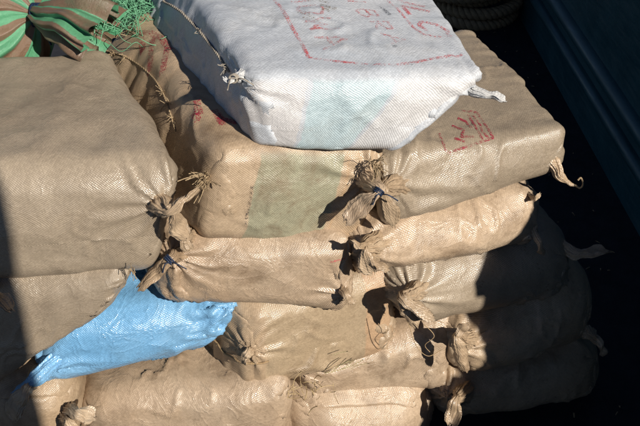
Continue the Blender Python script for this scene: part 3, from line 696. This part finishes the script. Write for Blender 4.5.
# ------------------------------------------------------------ straw
def straw(name, mat, c, n, L, seed, d, label, sp=.5, size=(.04, .02, .02)):
    rng = np.random.RandomState(seed); parts = []
    for i in range(n):
        dd = np.array(d, float)+rng.randn(3)*sp; dd /= np.linalg.norm(dd); l = L*rng.uniform(.35, 1.1)
        s = np.array(c)+rng.randn(3)*size; b = rng.randn(3)*l*.07
        parts.append(tube(spline([s-dd*l/2, s+b, s+dd*l/2], 6), rng.uniform(.0006, .0013), 4))
    v, f = merge(parts); return tag(mesh_obj(name, v, f, mat), label, 'straw', kind='stuff')
straw('loose_straw', M['straw'], (-0.020, -0.020, 0.275), 22, .07, 3, (.2, -.2, .5), 'tangled dry straw between the lower centre sacks', .8, (.03, .012, .02))
straw('loose_straw', M['straw_green'], (0.050, 0.004, 0.321), 6, .08, 4, (1, .1, .55), 'long greenish straw lying on the wrinkled glossy sack', .22, (.025, .008, .015))

# ------------------------------------------------------------ background things
rope = empty('rope_coil', (0.887, 3.409, -0.120), 'dark coil of thick brown rope on the deck behind the pile', 'rope')
cr = np.array((0.893, 3.204, -0.120))
for q in range(7):
    n = 220; a = np.linspace(0, 2*math.pi, n); R0 = .25+.035*math.sin(q*2.3+.5); zc = FLOOR+.035+q*.055
    C = np.stack([cr[0]-.05+R0*np.cos(a)+.03*math.sin(q*1.7), cr[1]+.05+R0*np.sin(a)*.95, zc+.014*np.sin(2*a+q)+.012*np.sin(a+2*q)], -1)
    T, N, B = frames(C); t = np.arange(n)*2*math.pi/n*17; parts = []
    for s in range(3):
        parts.append(tube(C+(np.cos(t+s*2.094)[:, None]*N+np.sin(t+s*2.094)[:, None]*B)*.017, .019, 7, False))
    v, f = merge(parts); mesh_obj('rope_turn', v, f, M['rope'], rope)
pp = np.array((1.183, 2.187, -0.120)); v = np.array([[0, 0, .004], [.05, .03, .03], [.065, .10, .035], [.012, .075, .006]])+pp+(0, 0, 0)
n_ = 6; uu, vv2 = np.meshgrid(np.linspace(0, 1, n_), np.linspace(0, 1, n_), indexing='ij')
G = (v[0]*(1-uu)[..., None]+v[1]*uu[..., None])*(1-vv2)[..., None]+(v[3]*(1-uu)[..., None]+v[2]*uu[..., None])*vv2[..., None]
G[..., 2] += .01*np.sin(uu*5)*vv2
sp = mesh_obj('paper_scrap', G.reshape(-1, 3), grid_faces(n_, n_, False), M['paper']); md = sp.modifiers.new('thickness', 'SOLIDIFY'); md.thickness = .0012
tag(sp, 'small pale paper scrap on the dark deck by the teal wall', 'paper scrap')
# navy plastic sheet seen in the gaps behind the big left sack
n_ = 40; uu, vv2 = np.meshgrid(np.linspace(0, 1, n_), np.linspace(0, 1, n_), indexing='ij')
G = np.stack([-.62+.38*uu, .40+.42*vv2, .80+.05*vv2+0*uu], -1).reshape(-1, 3); G[:, 2] += .03*vnoise(G, .07, 3)+.012*vnoise(G, .03, 4)
sp = mesh_obj('plastic_sheet', G, grid_faces(n_, n_, False), M['navy']); md = sp.modifiers.new('thickness', 'SOLIDIFY'); md.thickness = .0015
tag(sp, 'crumpled navy plastic sheet in the gap behind the big left sack', 'plastic sheet')
# mast stands in for the viewer's body, unseen, added to shade the left sacks
n = 30; zz = np.linspace(FLOOR, 4.2, n)
C = np.stack([.715+.09*(zz-2.3), -2.15+0*zz, zz], -1); v, f = tube(C, np.linspace(.21, .18, n), 24)
caster = mesh_obj('shadow_caster', v, f, M['wood']); tag(caster, 'unseen added shadow mast standing on the deck behind the viewer', 'caster')

# chaff and grit on the deck
rng = np.random.RandomState(9); V, F = [], []
for i in range(110):
    c = np.array([rng.uniform(.55, 1.15), rng.uniform(.1, 3.2), FLOOR+.003]); a = rng.rand()*6.28; L, w_ = rng.uniform(.002, .010), rng.uniform(.001, .003)
    u_ = np.array([math.cos(a), math.sin(a), rng.uniform(-.2, .2)]); q = np.array([-math.sin(a), math.cos(a), 0.])
    o = len(V); V += [c-u_*L-q*w_, c+u_*L-q*w_*.5, c+u_*L+q*w_*.5, c-u_*L+q*w_, c+np.array([0, 0, .004])]; F += [[o, o+1, o+4], [o+1, o+2, o+4], [o+2, o+3, o+4], [o+3, o, o+4], [o+3, o+2, o+1, o]]
tag(mesh_obj('chaff', np.array(V), F, M['rope'], smooth=False), 'specks of chaff and grit scattered on the dark deck', 'chaff', kind='stuff')
